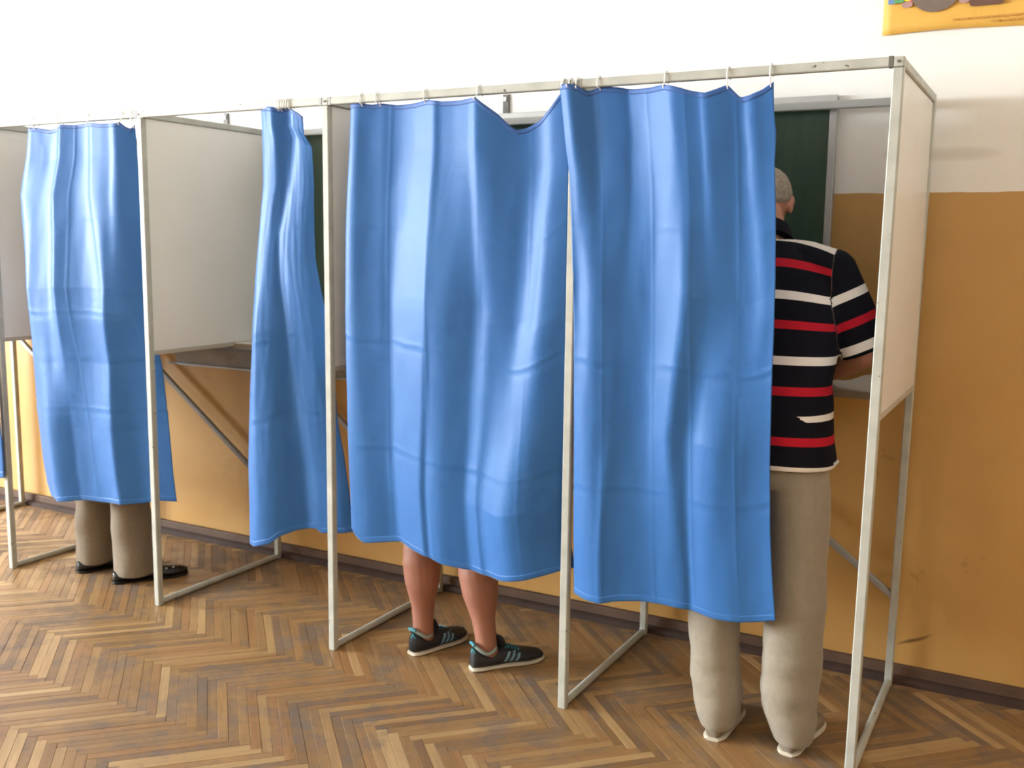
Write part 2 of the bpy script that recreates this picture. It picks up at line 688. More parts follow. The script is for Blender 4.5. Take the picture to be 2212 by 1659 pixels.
for k, (x, y, ang, vis) in enumerate(planks):
    dz = rp.uniform(-0.0007, 0.0004)
    if k in single:
        o = bpy.data.objects.new('plank', pme)
        C.objects.link(o)
        o.location = (x, y, dz)
        o.rotation_euler = (rp.uniform(-.002, .002), rp.uniform(-.001, .001), ang)
        o.parent = floor
    else:
        ca, sa = math.cos(ang), math.sin(ang)
        base = len(rest_v)
        for (px, py, pz) in PV:
            rest_v.append((x + px * ca - py * sa, y + px * sa + py * ca, pz + dz))
        for f in PF:
            rest_f.append(tuple(base + j for j in f))
            rest_uv += [(PV[j][0], PV[j][1]) for j in f]
me = bpy.data.meshes.new('planks')
me.from_pydata(rest_v, [], rest_f)
ul = me.uv_layers.new(name='UVMap')
ul.data.foreach_set('uv', [c for uv in rest_uv for c in uv])
po = link('parquet', me, 'parquet_rest', floor)
tag(po, kind='stuff')

# ------------------------------------------------------------------ chalkboard on the wall
bx0, bx1, bz0, bz1 = -3.46, -0.302, 0.985, 2.022
yb = Y1
board = empty('chalkboard', ((bx0 + bx1) / 2, yb, bz0), 'long green chalkboard with grey metal frame and chalk tray on the back wall', 'chalkboard')
MB().box((bx0 + .012, yb - .018, bz0), (bx1 - .012, yb, bz1)).build('board_surface', 'chalkboard', board)
for (a, b, nm) in (((bx0, yb - .028, bz1 - .03), (bx1, yb, bz1), 'frame_rail'), ((bx0, yb - .028, bz0), (bx1, yb, bz0 + .025), 'frame_rail'),
                   ((bx0, yb - .028, bz0 + .025), (bx0 + .024, yb, bz1 - .03), 'frame_stile'), ((bx1 - .024, yb - .028, bz0 + .025), (bx1, yb, bz1 - .03), 'frame_stile')):
    MB().box(a, b, .003).build(nm, 'aluminium', board)
tr_ = MB()
prof = [(0, .985), (-.045, .985), (-.048, .978), (-.010, .900), (-.016, .892), (0, .890)]
tr_.loft([[(x, yb + a, z) for a, z in prof] for x in (bx0 - .01, bx1 + .01)])
tr_.build('chalk_tray', 'tray_metal', board)
MB().box((bx0 - .07, yb - .012, .884), (bx1 + .02, yb - .001, .896)).build('tray_lip', 'aluminium', board)
for bxp in (-3.105, -1.597):
    bk = MB().box((bxp - .014, yb - .008, 2.022), (bxp + .014, yb, 2.098), .002).build('wall_bracket', 'bracket_metal', board)
    MB().box((bxp - .010, yb - .012, 2.07), (bxp + .004, yb - .008, 2.088)).build('bracket_screw', 'aluminium', bk)

# ------------------------------------------------------------------ poster
px0, pz0, pw, ph = -0.174, 2.205, 0.66, 0.46
poster = empty('poster', (px0 + pw / 2, Y1, pz0), 'orange printed poster high on the wall above the end booth', 'poster')
g = MB()
nx, nz = 24, 14
rows = []
for j in range(nz + 1):
    for i in range(nx + 1):
        u, v = i / nx, j / nz
        curl = 0.010 * max(0, 1 - v * 3) * (0.35 + 0.65 * math.sin(u * 5.0 + .3) ** 2)
        rows.append((px0 + u * pw, Y1 - .003 - curl, pz0 + v * ph + (0.004 * math.sin(u * 6) if j == 0 else 0)))
g.add(rows, [(j * (nx + 1) + i, j * (nx + 1) + i + 1, (j + 1) * (nx + 1) + i + 1, (j + 1) * (nx + 1) + i) for j in range(nz) for i in range(nx)])
sh = g.build('sheet', 'poster_orange', poster, True)
sm = sh.modifiers.new('thickness', 'SOLIDIFY')
sm.thickness = 0.0012


def printed(name, pts, mat, yy=0.0165):
    p = MB()
    n_ = len(pts)
    vs_ = [(x, Y1 - yy, z) for x, z in pts] + [(x, Y1 - yy + .0012, z) for x, z in pts]
    p.add(vs_, [tuple(range(n_)), tuple(reversed(range(n_, 2 * n_)))] + [(i, (i + 1) % n_, n_ + (i + 1) % n_, n_ + i) for i in range(n_)])
    return p.build(name, mat, poster)


def disc(cx, cz, rx, rz, n_=36):
    return [(cx + rx * math.cos(2 * math.pi * k / n_), cz + rz * math.sin(2 * math.pi * k / n_)) for k in range(n_)]


def rrect(x0, z0, x1, z1, r, n_=5):
    out = []
    for (cx, cz, a0) in ((x1 - r, z1 - r, 0), (x0 + r, z1 - r, 90), (x0 + r, z0 + r, 180), (x1 - r, z0 + r, 270)):
        for k in range(n_ + 1):
            a = math.radians(a0 + 90 * k / n_)
            out.append((cx + r * math.cos(a), cz + r * math.sin(a)))
    return out


printed('printed_disc', disc(-0.016, 2.342, 0.080, 0.077), 'print_brown')
printed('printed_block', rrect(-0.160, 2.301, -0.142, 2.35, .002), 'print_blue')
printed('printed_block', rrect(-0.142, 2.303, -0.112, 2.35, .002), 'print_green')
printed('printed_band', rrect(-0.110, 2.306, -0.092, 2.36, .004), 'print_yellow', .0162)
printed('printed_band', rrect(0.055, 2.304, 0.155, 2.33, .004), 'print_yellow', .0162)
printed('printed_patch', disc(-0.091, 2.313, .013, .013), 'print_pink', .0159)
printed('printed_patch', disc(0.048, 2.312, .013, .014), 'print_pink', .0159)
printed('printed_foot', disc(-0.101, 2.295, .017, .009), 'print_mauve', .0163)
printed('printed_foot', disc(0.070, 2.292, .016, .008), 'print_mauve', .0163)
printed('printed_bar', rrect(0.086, 2.272, 0.186, 2.300, .010), 'print_dark', .0168)
for (x_, z_, n_) in ((0.040, 2.233, 9), (0.152, 2.2195, 6)):
    q_ = x_
    for k in range(n_):
        w_ = rp.uniform(.012, .03)
        printed('printed_text', rrect(q_, z_, q_ + w_, z_ + .006, .001), 'print_text', .0168)
        q_ += w_ + .004

# ------------------------------------------------------------------ voting booths
PX = {-2: -5.625, -1: -4.678, 0: -3.728, 1: -2.786, 2: -1.871, 3: -0.922, 4: 0.0}
DEP, TOP, PB = 0.727, 2.0, 1.05
TW = 0.0135     # half the tube
booth_label = {
    -1: 'white metal voting booth cut off by the left edge of the photo',
    0: 'white metal voting booth where a person in khaki trousers stands',
    1: 'empty white metal voting booth with its curtain pushed aside',
    2: 'white metal voting booth where a bare-legged voter in sneakers stands',
    3: 'white metal voting booth at the right end around the man in the striped shirt'}


def square_bar(mb, a, b, h):
    a, b = Vector(a), Vector(b)
    d = (b - a).normalized()
    s = Vector((0, 1, 0)) if abs(d.y) < .9 else Vector((1, 0, 0))
    s = (s - d * s.dot(d)).normalized()
    t_ = d.cross(s)
    c = h * 0.78
    prof = [(h, c), (c, h), (-c, h), (-h, c), (-h, -c), (-c, -h), (c, -h), (h, -c)]
    mb.loft([[p + s * x + t_ * y for x, y in prof] for p in (a, b)])
    return mb


def divider(xp, root, lean=0.0):
    square_bar(MB(), (xp + lean, 0, .001), (xp, 0, TOP - .002), TW).build('front_post', 'tube', root)
    square_bar(MB(), (xp + lean, DEP, .001), (xp, DEP, TOP - .002), TW * .92).build('back_post', 'tube', root)
    xf = xp + lean
    MB().tube([(xf, .0, .0125), (xf, .02, .0125), (xf, DEP - .02, .0125), (xf, DEP, .0125)], .0125, 12, True).build('foot_bar', 'tube', root, True, 50)
    square_bar(MB(), (xp, TW, TOP - TW), (xp, DEP - TW, TOP - TW), TW * .95).build('top_bar', 'tube', root)
    pn = MB().box((xp - .005, .012, PB), (xp + .005, DEP - .012, TOP - 2 * TW), .001).build('side_panel', 'panel', root)
    MB().box((xp - .008, .012, PB - .006), (xp + .008, DEP - .012, PB + .012), .002).build('edge_strip', 'panel_edge', pn)
    # dark weld seams and screws
    MB().box((xp - TW - .0005, -TW - .0005, TOP - .03), (xp + TW + .0005, -TW + .002, TOP - .026)).build('weld_seam', 'joint_dark', root)
    bl = MB()
    bl.tube([(xp, -TW - .003, TOP - .014), (xp, -TW + .001, TOP - .014)], .004, 10)
    bl.build('screw', 'joint_dark', root)


for n_ in (-1, 0, 1, 2, 3):
    xl, xr = PX[n_], PX[n_ + 1]
    root = empty('voting_booth', ((xl + xr) / 2, DEP / 2, 0), booth_label[n_], 'voting booth', 'row of voting booths')
    if n_ == -1:
        divider(xl, root)
    divider(xr, root, -.013 if n_ == 3 else 0.0)
    square_bar(MB(), (xl + TW, 0, TOP - TW), (xr - TW, 0, TOP - TW), TW * .93).build('curtain_rail', 'tube', root)
    for xe in (xl + TW + .006, xr - TW - .006):
        MB().box((xe - .006, -.0135, TOP - .0275), (xe + .006, .0135, TOP + .0005), .001).build('rail_joint', 'joint_dark' if (n_, xe > (xl + xr) / 2) == (3, True) else 'tube_grey', root)
    square_bar(MB(), (xl + TW, DEP, TOP - TW - .004), (xr - TW, DEP, TOP - TW - .004), TW).build('back_rail', 'tube_grey', root)
    sf = MB().box((xl + .007, .468, 1.036), (xr - .007, DEP - .014, 1.058), .002).build('writing_shelf', 'shelf_top', root)
    MB().box((xl + .007, .462, 1.034), (xr - .007, .468, 1.056)).build('shelf_edging', 'shelf_edge', sf)
    br = MB()
    square_bar(br, (xl + TW, DEP + .004, .985), (xr - TW, DEP + .004, .315), .0105)
    br.build('diagonal_brace', 'tube_grey', root)


# ------------------------------------------------------------------ curtains
def interp(pts, x):
    if x <= pts[0][0]:
        return pts[0][1]
    for (a, va), (b, vb) in zip(pts, pts[1:]):
        if x <= b:
            t_ = (x - a) / (b - a) if b > a else 0
            return va + (vb - va) * t_
    return pts[-1][1]


def smooth_list(vals, k=2):
    out = list(vals)
    for _ in range(k):
        out = [out[0]] + [(out[i - 1] + 2 * out[i] + out[i + 1]) / 4 for i in range(1, len(out) - 1)] + [out[-1]]
    return out


def curtain(label, left, right, top, bottom, rows_v, tracks, y_right, hooks, gain=1.0, creases_u=(), creases_v=(.26, .52, .77),
            nu=200, nv=300, seed=0, y_left=((0, 0), (1, 0)), hook_top=None, y0=0.0):
    """left/right: (z, x) edges downward; top/bottom: (x, z); tracks: (u per row), (slope per row)"""
    left = sorted(left)
    right = sorted(right)
    zt, zb = max(p[1] for p in top), min(p[1] for p in bottom)
    Y = np.zeros((nv + 1, nu + 1))
    X = np.zeros_like(Y)
    Z = np.zeros_like(Y)
    us = np.linspace(0, 1, nu + 1)
    topx0, topx1 = top[0][0], top[-1][0]
    botx0, botx1 = bottom[0][0], bottom[-1][0]
    tz = np.array(smooth_list([interp(top, lerp(topx0, topx1, u)) for u in us], 2))
    bz = np.array(smooth_list([interp(bottom, lerp(botx0, botx1, u)) for u in us], 3))
    for j in range(nv + 1):
        v = j / nv
        Z[j] = tz + (bz - tz) * v
        zl, zr = Z[j][0], Z[j][-1]
        xl, xr = interp(left, zl), interp(right, zr)
        X[j] = xl + (xr - xl) * us
        tu, ts = [], []
        for (uu, ss) in tracks:
            pu = list(zip(rows_v, uu))
            ps = list(zip(rows_v, ss))
            tu.append(interp(pu, v))
            ts.append(interp(ps, v))
        sl = np.interp(us, np.maximum.accumulate(np.array(tu)), np.array(ts))
        k = np.array([1, 4, 6, 4, 1]) / 16.0
        sl = np.convolve(np.pad(sl, 2, 'edge'), k, 'valid')
        dx = np.diff(X[j])
        yy = np.concatenate([[0], np.cumsum(-(sl[:-1] + sl[1:]) / 2 * dx)]) * gain
        yl, yr = interp(list(y_left), v), interp(list(y_right), v)
        yy = yy - yy[0] + yl
        yy = yy + (yr - yy[-1]) * us
        Y[j] = yy
    # fold creases from storage and soft wrinkles
    Wd = abs(topx1 - topx0)
    for j in range(nv + 1):
        v = j / nv
        for i in range(nu + 1):
            u = us[i]
            d = 0.0
            for cv in creases_v:
                m = 0.45 + 0.75 * noise.noise(Vector((u * 4.5 + seed, cv * 9, 1.3)))
                dv = (v - cv - 0.006 * noise.noise(Vector((u * 2.2, seed, cv))))
                d -= max(0, m) * 0.0014 * math.exp(-(dv / 0.0055) ** 2)
                d += max(0, m) * 0.0012 * math.exp(-((dv - 0.013) / 0.008) ** 2)
            for cu in creases_u:
                m = 0.5 + 0.7 * noise.noise(Vector((cu * 7 + seed, v * 3.2, 4.1)))
                du = (u - cu - 0.015 * noise.noise(Vector((v * 1.4, seed + 5, cu))))
                d -= max(0, m) * 0.0013 * math.exp(-(du / 0.008) ** 2)
            d += 0.0022 * noise.noise(Vector((u * 6 + seed, v * 5, 0.4))) + 0.0012 * noise.noise(Vector((u * 16 + seed, v * 13, 2.4)))
            Y[j][i] += d + y0
    verts = np.stack([X, Y, Z], -1).reshape(-1, 3)
    faces = []
    for j in range(nv):
        for i in range(nu):
            a = j * (nu + 1) + i
            faces.append((a, a + nu + 1, a + nu + 2, a + 1))
    root = empty('curtain', ((topx0 + topx1) / 2, 0, float(zb)), label, 'curtain', 'blue booth curtains')
    me = bpy.data.meshes.new('cloth')
    me.from_pydata(verts.tolist(), [], faces)
    cl = link('cloth', me, 'cloth', root, True)
    sm = cl.modifiers.new('thickness', 'SOLIDIFY')
    sm.thickness = 0.0012
    sm.offset = 0
    # hem bands: doubled fabric along top and bottom
    for nm, js in (('top_hem', range(0, 4)), ('bottom_hem', range(nv - 4, nv + 1))):
        js = list(js)
        vv, ff = [], []
        for jj in js:
            for i in range(nu + 1):
                p = (X[jj][i], Y[jj][i] - .0005, Z[jj][i])
                vv.append(p)
        for jj in range(len(js) - 1):
            for i in range(nu):
                a = jj * (nu + 1) + i
                ff.append((a, a + nu + 1, a + nu + 2, a + 1))
        hme = bpy.data.meshes.new(nm)
        hme.from_pydata(vv, [], ff)
        h = link(nm, hme, 'cloth_hem' if nm == 'top_hem' else 'cloth', cl, True)
        s2 = h.modifiers.new('thickness', 'SOLIDIFY')
        s2.thickness = 0.0014
        s2.offset = 0
    # plastic hooks over the rail
    for hx in hooks:
        u = min(1, max(0, (hx - topx0) / (topx1 - topx0)))
        i = int(round(u * nu))
        zt_, yt_, xt_ = Z[0][i] - .006, Y[0][i], X[0][i]
        pts = []
        rr = 0.0185
        cz = TOP - TW
        for a in range(-60, 241, 20):
            pts.append((hx, -rr * math.cos(math.radians(a)) * 1.0, cz + rr * math.sin(math.radians(a))))
        # from behind the rail round the top, down the front and into the hem
        pts = [(hx, .0185 * math.cos(math.radians(a)), cz + .0185 * math.sin(math.radians(a))) for a in range(-50, 181, 21)]
        pts.append((hx, -.0185, cz - .012))
        pts.append((lerp(hx, xt_, .4), lerp(-.0175, yt_ - .003, .5), lerp(cz - .012, zt_, .6)))
        pts.append((xt_, yt_ - .005, zt_ + .004))
        pts.append((xt_, yt_ + .001, zt_ - .004))
        MB().tube(pts, .0021, 8, True).build('hook', 'hook_plastic', root, True)
    return root


def edge(l):
    return [(z, x) for x, z in l]


# booth 0: half drawn in front of the person in khaki trousers
curtain('blue curtain hanging before the person in khaki trousers, its edge billowing left',
        left=edge([(-3.459, 1.967), (-3.481, 1.844), (-3.537, 1.690), (-3.526, 1.414), (-3.520, 1.235), (-3.502, 0.768), (-3.475, 0.522), (-3.457, 0.430), (-3.423, 0.393)]),
        right=edge([(-2.820, 1.952), (-2.821, 1.717), (-2.819, 1.317), (-2.812, 1.10), (-2.808, 1.06), (-2.800, 1.03), (-2.782, 0.782), (-2.771, 0.548), (-2.760, 0.420)]),
        top=[(-3.459, 1.965), (-3.430, 1.962), (-3.406, 1.963), (-3.333, 1.950), (-3.261, 1.959), (-3.215, 1.964), (-3.142, 1.961), (-3.064, 1.967), (-2.978, 1.957), (-2.891, 1.955), (-2.872, 1.960), (-2.852, 1.941), (-2.834, 1.934), (-2.820, 1.952)],
        bottom=[(-3.458, 0.424), (-3.408, 0.388), (-3.317, 0.384), (-3.182, 0.400), (-3.095, 0.399), (-2.890, 0.412), (-2.840, 0.424), (-2.760, 0.424)],
        rows_v=(.08, .42, .8),
        tracks=[((0, 0, 0), (.5, .9, .6)), ((.03, .08, .06), (.3, .9, .7)), ((.046, .12, .1), (0, .5, .6)), ((.176, .135, .19), (0, -.1, .7)),
                ((.262, .28, .25), (.2, -.05, 0)), ((.337, .37, .30), (.9, .8, -.3)), ((.375, .405, .36), (.7, .9, -.4)), ((.39, .42, .377), (-.2, -.3, 0)),
                ((.5, .5, .45), (-.15, -.3, 0)), ((.6, .65, .56), (.3, 0, .2)), ((.64, .76, .637), (.8, .35, .35)), ((.68, .785, .69), (.1, .3, .3)),
                ((.82, .80, .71), (0, -.4, -.6)), ((.85, .85, .78), (.5, -.4, -.6)), ((.9, .925, .85), (-.4, -.6, -.2)), ((1, 1, 1), (-.5, -.8, -.2))],
        y_right=[(0, 0.0), (.5, 0.03), (.62, .07), (1, .09)], hooks=[-3.440, -3.410, -3.258, -3.071, -2.875, -2.824],
        gain=1.0, creases_u=(.5,), creases_v=(.24, .48, .74), seed=1, nu=170)

# booth 1: pushed to the right, bunched
curtain('bunched blue curtain pushed aside in the empty booth',
        left=edge([(-2.174, 1.986), (-2.169, 1.823), (-2.170, 1.707), (-2.187, 1.591), (-2.216, 1.370), (-2.235, 1.197), (-2.257, 0.933), (-2.272, 0.662), (-2.273, 0.480), (-2.275, 0.347)]),
        right=edge([(-1.978, 1.941), (-1.977, 1.881), (-1.944, 1.835), (-1.943, 1.704), (-1.952, 1.542), (-1.952, 1.443), (-1.931, 1.312), (-1.918, 1.213), (-1.912, 1.10), (-1.908, 1.00), (-1.905, 0.862), (-1.881, 0.725), (-1.864, 0.585), (-1.853, 0.426)]),
        top=[(-2.174, 1.986), (-2.115, 1.980), (-2.076, 1.973), (-2.046, 1.984), (-2.025, 1.969), (-1.998, 1.955), (-1.978, 1.941)],
        bottom=[(-2.275, 0.347), (-2.228, 0.345), (-2.157, 0.365), (-2.122, 0.396), (-2.076, 0.416), (-1.998, 0.431), (-1.971, 0.416), (-1.932, 0.420), (-1.890, 0.422), (-1.853, 0.428)],
        rows_v=(.03, .28, .5, .85),
        tracks=[((0, 0, 0, 0), (.4, .9, 1.3, 1.0)), ((.08, .06, .10, .06), (.2, .2, .9, .5)), ((.3, .2, .18, .15), (.1, .1, .1, .15)), ((.43, .28, .38, .3), (-.8, -.1, -.2, -.3)),
                ((.5, .35, .47, .44), (-.5, -.5, -.7, -.8)), ((.6, .42, .5, .53), (-.5, .1, .3, -.6)), ((.66, .5, .55, .58), (.6, .1, .2, .3)), ((.8, .75, .75, .75), (0, -.1, 0, -.05)),
                ((.92, .9, .9, .9), (-.2, -.4, -.2, -.3)), ((1, 1, 1, 1), (-.3, -.6, -.4, -.4))],
        y_right=[(0, 0.0), (.4, 0.03), (.6, .07), (1, .10)], hooks=[-2.085, -2.074, -2.062, -2.052, -2.042, -2.030],
        gain=1.1, creases_u=(), creases_v=(.52, .70), seed=2, nu=140)

# booth 2: drawn, with one deep sag where a hook is missing
curtain('drawn blue curtain with a sagging top edge over the bare-legged voter',
        left=edge([(-1.768, 1.973), (-1.776, 1.811), (-1.788, 1.670), (-1.795, 1.542), (-1.801, 1.219), (-1.799, 1.054), (-1.794, 0.803), (-1.786, 0.617), (-1.782, 0.480), (-1.773, 0.464)]),
        right=edge([(-0.949, 1.977), (-0.942, 1.785), (-0.941, 1.547), (-0.941, 1.261), (-0.941, 0.968), (-0.945, 0.819), (-0.945, 0.713), (-0.936, 0.575), (-0.916, 0.456)]),
        top=[(-1.768, 1.973), (-1.715, 1.972), (-1.686, 1.968), (-1.648, 1.971), (-1.591, 1.963), (-1.517, 1.964), (-1.453, 1.969), (-1.391, 1.960), (-1.320, 1.958), (-1.252, 1.963), (-1.231, 1.946), (-1.183, 1.911), (-1.150, 1.877), (-1.125, 1.860), (-1.092, 1.866), (-1.044, 1.889), (-1.005, 1.923), (-0.974, 1.961), (-0.949, 1.977)],
        bottom=[(-1.778, 0.463), (-1.757, 0.444), (-1.730, 0.432), (-1.588, 0.451), (-1.529, 0.435), (-1.461, 0.428), (-1.384, 0.410), (-1.310, 0.403), (-1.218, 0.398), (-1.147, 0.399), (-1.060, 0.417), (-0.992, 0.439), (-0.934, 0.458), (-0.916, 0.459)],
        rows_v=(.10, .42, .85),
        tracks=[((0, 0, 0), (.5, .5, .15)), ((.05, .06, .10), (-.35, -.3, -.25)), ((.14, .15, .17), (-.1, -.15, -.25)), ((.172, .18, .20), (-.25, -.3, -.1)),
                ((.25, .23, .23), (.1, .3, .3)), ((.34, .32, .33), (.35, .35, .3)), ((.42, .40, .365), (.3, .35, .25)), ((.438, .418, .38), (-.35, -.05, -.5)),
                ((.46, .45, .40), (0, -.05, .3)), ((.52, .52, .48), (.1, -.25, -.2)), ((.59, .60, .56), (.2, -.3, -.25)), ((.61, .63, .59), (.5, 0, .3)),
                ((.64, .66, .62), (-.2, .25, .35)), ((.70, .70, .64), (-.4, -.1, 0)), ((.80, .77, .68), (-.3, -.2, .5)), ((.87, .82, .76), (.1, .3, .3)),
                ((.91, .87, .82), (.45, .5, -.2)), ((.95, .92, .9), (0, -.1, -.6)), ((1, 1, 1), (-.1, -.4, -.9))],
        y_right=[(0, 0.0), (.45, 0.0), (.75, .03), (1, .06)], hooks=[-1.719, -1.653, -1.459, -1.257, -0.962],
        gain=1.05, creases_u=(.19, .41, .63, .84), seed=3)

# booth 3: half drawn beside the man in the striped shirt
curtain('blue curtain hanging beside the man in the striped shirt',
        left=edge([(-0.965, 1.985), (-0.958, 1.923), (-0.944, 1.813), (-0.928, 1.715), (-0.920, 1.576), (-0.913, 1.406), (-0.906, 1.263), (-0.898, 0.897), (-0.894, 0.597), (-0.888, 0.398)]),
        right=edge([(-0.324, 1.955), (-0.320, 1.890), (-0.310, 1.815), (-0.310, 1.741), (-0.301, 1.614), (-0.293, 1.423), (-0.290, 1.267), (-0.288, 1.095), (-0.283, 0.894), (-0.272, 0.691), (-0.262, 0.582), (-0.245, 0.431)]),
        top=[(-0.965, 1.985), (-0.936, 1.985), (-0.909, 1.980), (-0.888, 1.963), (-0.866, 1.968), (-0.841, 1.976), (-0.792, 1.972), (-0.747, 1.964), (-0.690, 1.962), (-0.633, 1.965), (-0.591, 1.955), (-0.549, 1.942), (-0.508, 1.934), (-0.481, 1.943), (-0.449, 1.955), (-0.435, 1.940), (-0.414, 1.919), (-0.388, 1.923), (-0.356, 1.936), (-0.324, 1.957)],
        bottom=[(-0.888, 0.399), (-0.842, 0.392), (-0.784, 0.391), (-0.746, 0.401), (-0.669, 0.412), (-0.578, 0.413), (-0.489, 0.409), (-0.417, 0.403), (-0.346, 0.406), (-0.292, 0.416), (-0.245, 0.429)],
        rows_v=(.08, .38, .66, .92),
        tracks=[((0, 0, 0, 0), (.4, -.2, .6, .5)), ((.03, .03, .03, .04), (.5, .2, .6, .5)), ((.07, .06, .07, .09), (-.6, .6, .3, .3)), ((.128, .12, .133, .135), (-.7, 0, -.1, .05)),
                ((.158, .17, .18, .146), (.1, -.3, -.2, .35)), ((.247, .24, .2, .163), (-.1, -.3, -.2, -.5)), ((.31, .262, .215, .2), (-.35, -.15, -.4, -.35)), ((.325, .28, .25, .275), (.2, -.1, -.25, -.2)),
                ((.41, .36, .34, .36), (.35, 0, -.05, -.1)), ((.53, .46, .42, .45), (.55, .4, .35, .05)), ((.57, .56, .48, .51), (0, .55, .5, .05)), ((.64, .61, .53, .56), (-.2, -.3, -.35, -.15)),
                ((.68, .66, .565, .584), (0, -.35, -.3, -.45)), ((.69, .70, .60, .605), (.4, -.2, .15, .35)), ((.72, .75, .65, .67), (-.15, -.2, .5, .3)), ((.80, .80, .70, .733), (-.3, -.15, .3, .05)),
                ((.85, .86, .78, .8), (-.2, 0, -.15, -.1)), ((.885, .93, .88, .88), (.4, .35, -.15, -.15)), ((.93, .97, .95, .94), (-.25, .15, 0, 0)), ((1, 1, 1, 1), (0, .2, .2, .1))],
        y_right=[(0, 0.0), (1, 0.0)], y_left=[(0, -.020), (.5, -.012), (1, -.006)], hooks=[-0.958, -0.936, -0.913, -0.843, -0.633, -0.450, -0.330],
        gain=1.05, creases_u=(.17, .42, .62, .84), seed=4, nu=180)

# booth -1: only its edge reaches into the photo
curtain('blue curtain of which only a strip shows at the left edge of the photo',
        left=edge([(-4.64, 1.97), (-4.65, 1.2), (-4.64, .42)]),
        right=edge([(-3.775, 1.96), (-3.765, 1.6), (-3.752, 1.330), (-3.745, 1.125), (-3.722, 0.813), (-3.715, 0.602), (-3.712, 0.431)]),
        top=[(-4.64, 1.97), (-4.40, 1.955), (-4.25, 1.966), (-4.10, 1.952), (-3.95, 1.964), (-3.86, 1.95), (-3.775, 1.962)],
        bottom=[(-4.64, .42), (-4.3, .40), (-4.0, .405), (-3.8, .42), (-3.712, .431)],
        rows_v=(.1, .9),
        tracks=[((0, 0), (.4, .5)), ((.15, .12), (-.4, -.4)), ((.3, .3), (.5, .4)), ((.45, .48), (-.5, -.4)), ((.6, .62), (.5, .5)), ((.75, .75), (-.4, -.4)), ((.9, .92), (.5, .5)), ((1, 1), (-.3, -.4))],
        y_right=[(0, -.022), (1, -.03)], hooks=[-4.52, -4.25, -3.95, -3.79], gain=0.6, creases_u=(.2, .5, .8), seed=5, nu=120, nv=200)


# ------------------------------------------------------------------ people
def frame_of(fwd, upv):
    f = Vector(fwd).normalized()
    u = Vector(upv)
    u = (u - f * u.dot(f)).normalized()
    s = f.cross(u)          # the person's right-hand side
    return Matrix((s, f, u)).transposed()      # columns: right, forward, up


def head_shape(mb, c, R, k=1.0):
    c = Vector(c)

    def P(x, y, z):
        return c + R @ (Vector((x, y, z)) * k)
    mb.ellipsoid(P(0, -.012, .022), (.074 * k, .094 * k, .090 * k), R, 24, 16)
    mb.ellipsoid(P(0, .018, -.045), (.058 * k, .072 * k, .066 * k), R, 20, 14)
    mb.ellipsoid(P(0, .062, -.088), (.026 * k, .022 * k, .020 * k), R, 14, 10)
    mb.tube([P(0, .082, .008), P(0, .094, -.018), P(0, .104, -.030)], [.009 * k, .012 * k, .015 * k], 10, True)
    mb.tube([P(-.035, .076, .022), P(0, .084, .024), P(.035, .076, .022)], [.009 * k, .011 * k, .009 * k], 10, True)
    for s in (-1, 1):
        mb.ellipsoid(P(s * .076, -.012, -.010), (.009 * k, .020 * k, .033 * k), R, 14, 10)
        mb.ellipsoid(P(s * .083, -.020, .002), (.006 * k, .014 * k, .018 * k), R, 12, 8)
        mb.ellipsoid(P(s * .036, .062, -.028), (.022 * k, .020 * k, .018 * k), R, 12, 8)
    mb.tube([P(-.020, .085, -.062), P(0, .092, -.061), P(.020, .085, -.062)], [.007 * k, .009 * k, .007 * k], 10, True)


def hand_shape(mb, wrist, d, palm_n, side, curl=0.5, k=1.0):
    """d: direction of the hand, palm_n: where the palm faces, side: +1 right hand, -1 left"""
    d = Vector(d).normalized()
    n = Vector(palm_n)
    n = (n - d * n.dot(d)).normalized()
    s = d.cross(n) * side      # towards the thumb
    w = Vector(wrist)
    rings = []
    for (t_, hw, hh) in ((0, .026, .020), (.02, .032, .018), (.05, .040, .016), (.08, .041, .014), (.095, .038, .012)):
        c = w + d * t_ * k
        rings.append([c + s * (hw * k * math.cos(a)) + n * (hh * k * math.sin(a)) for a in [2 * math.pi * q / 14 for q in range(14)]])
    mb.loft(rings)
    for off, ln in ((.029, .070), (.010, .080), (-.010, .074), (-.028, .058)):
        p = w + (d * .088 + s * off) * k
        pts = [p]
        a = 0.15
        for seg_ in (.46, .32, .24):
            a += curl
            dd = d * math.cos(a) + n * math.sin(a)
            p = p + dd * (ln * seg_ * k)
            pts.append(p)
        mb.tube(pts, [.0095 * k, .0090 * k, .0082 * k, .0070 * k], 10, True)
    p = w + (d * .022 + s * .024) * k
    pts = [p]
    for (dl, a, b) in ((.034, .75, .25), (.030, .45, .55), (.024, .25, .75)):
        dd = (d * (1 - a * .3) + s * a + n * b * .7).normalized()
        p = p + dd * dl * k
        pts.append(p)
    mb.tube(pts, [.0125 * k, .0110 * k, .0100 * k, .0080 * k], 10, True)


def ering(c, rx, ry, n_=28, p=2.3, rot=0.0):
    out = []
    for k in range(n_):
        a = 2 * math.pi * k / n_
        ca, sa = math.cos(a), math.sin(a)
        x = rx * math.copysign(abs(ca) ** (2 / p), ca)
        y = ry * math.copysign(abs(sa) ** (2 / p), sa)
        out.append((c[0] + x * math.cos(rot) - y * math.sin(rot), c[1] + x * math.sin(rot) + y * math.cos(rot), c[2]))
    return out


def limb(mb, pts, radii, seg=16, round_ends=True):
    mb.tube(pts, radii, seg, round_ends)


def path_at(pts, t_):
    pts = [Vector(p) for p in pts]
    L = [0]
    for a, b in zip(pts, pts[1:]):
        L.append(L[-1] + (b - a).length)
    d = t_ * L[-1]
    for i in range(len(pts) - 1):
        if d <= L[i + 1] or i == len(pts) - 2:
            return pts[i].lerp(pts[i + 1], (d - L[i]) / max(1e-6, L[i + 1] - L[i]))


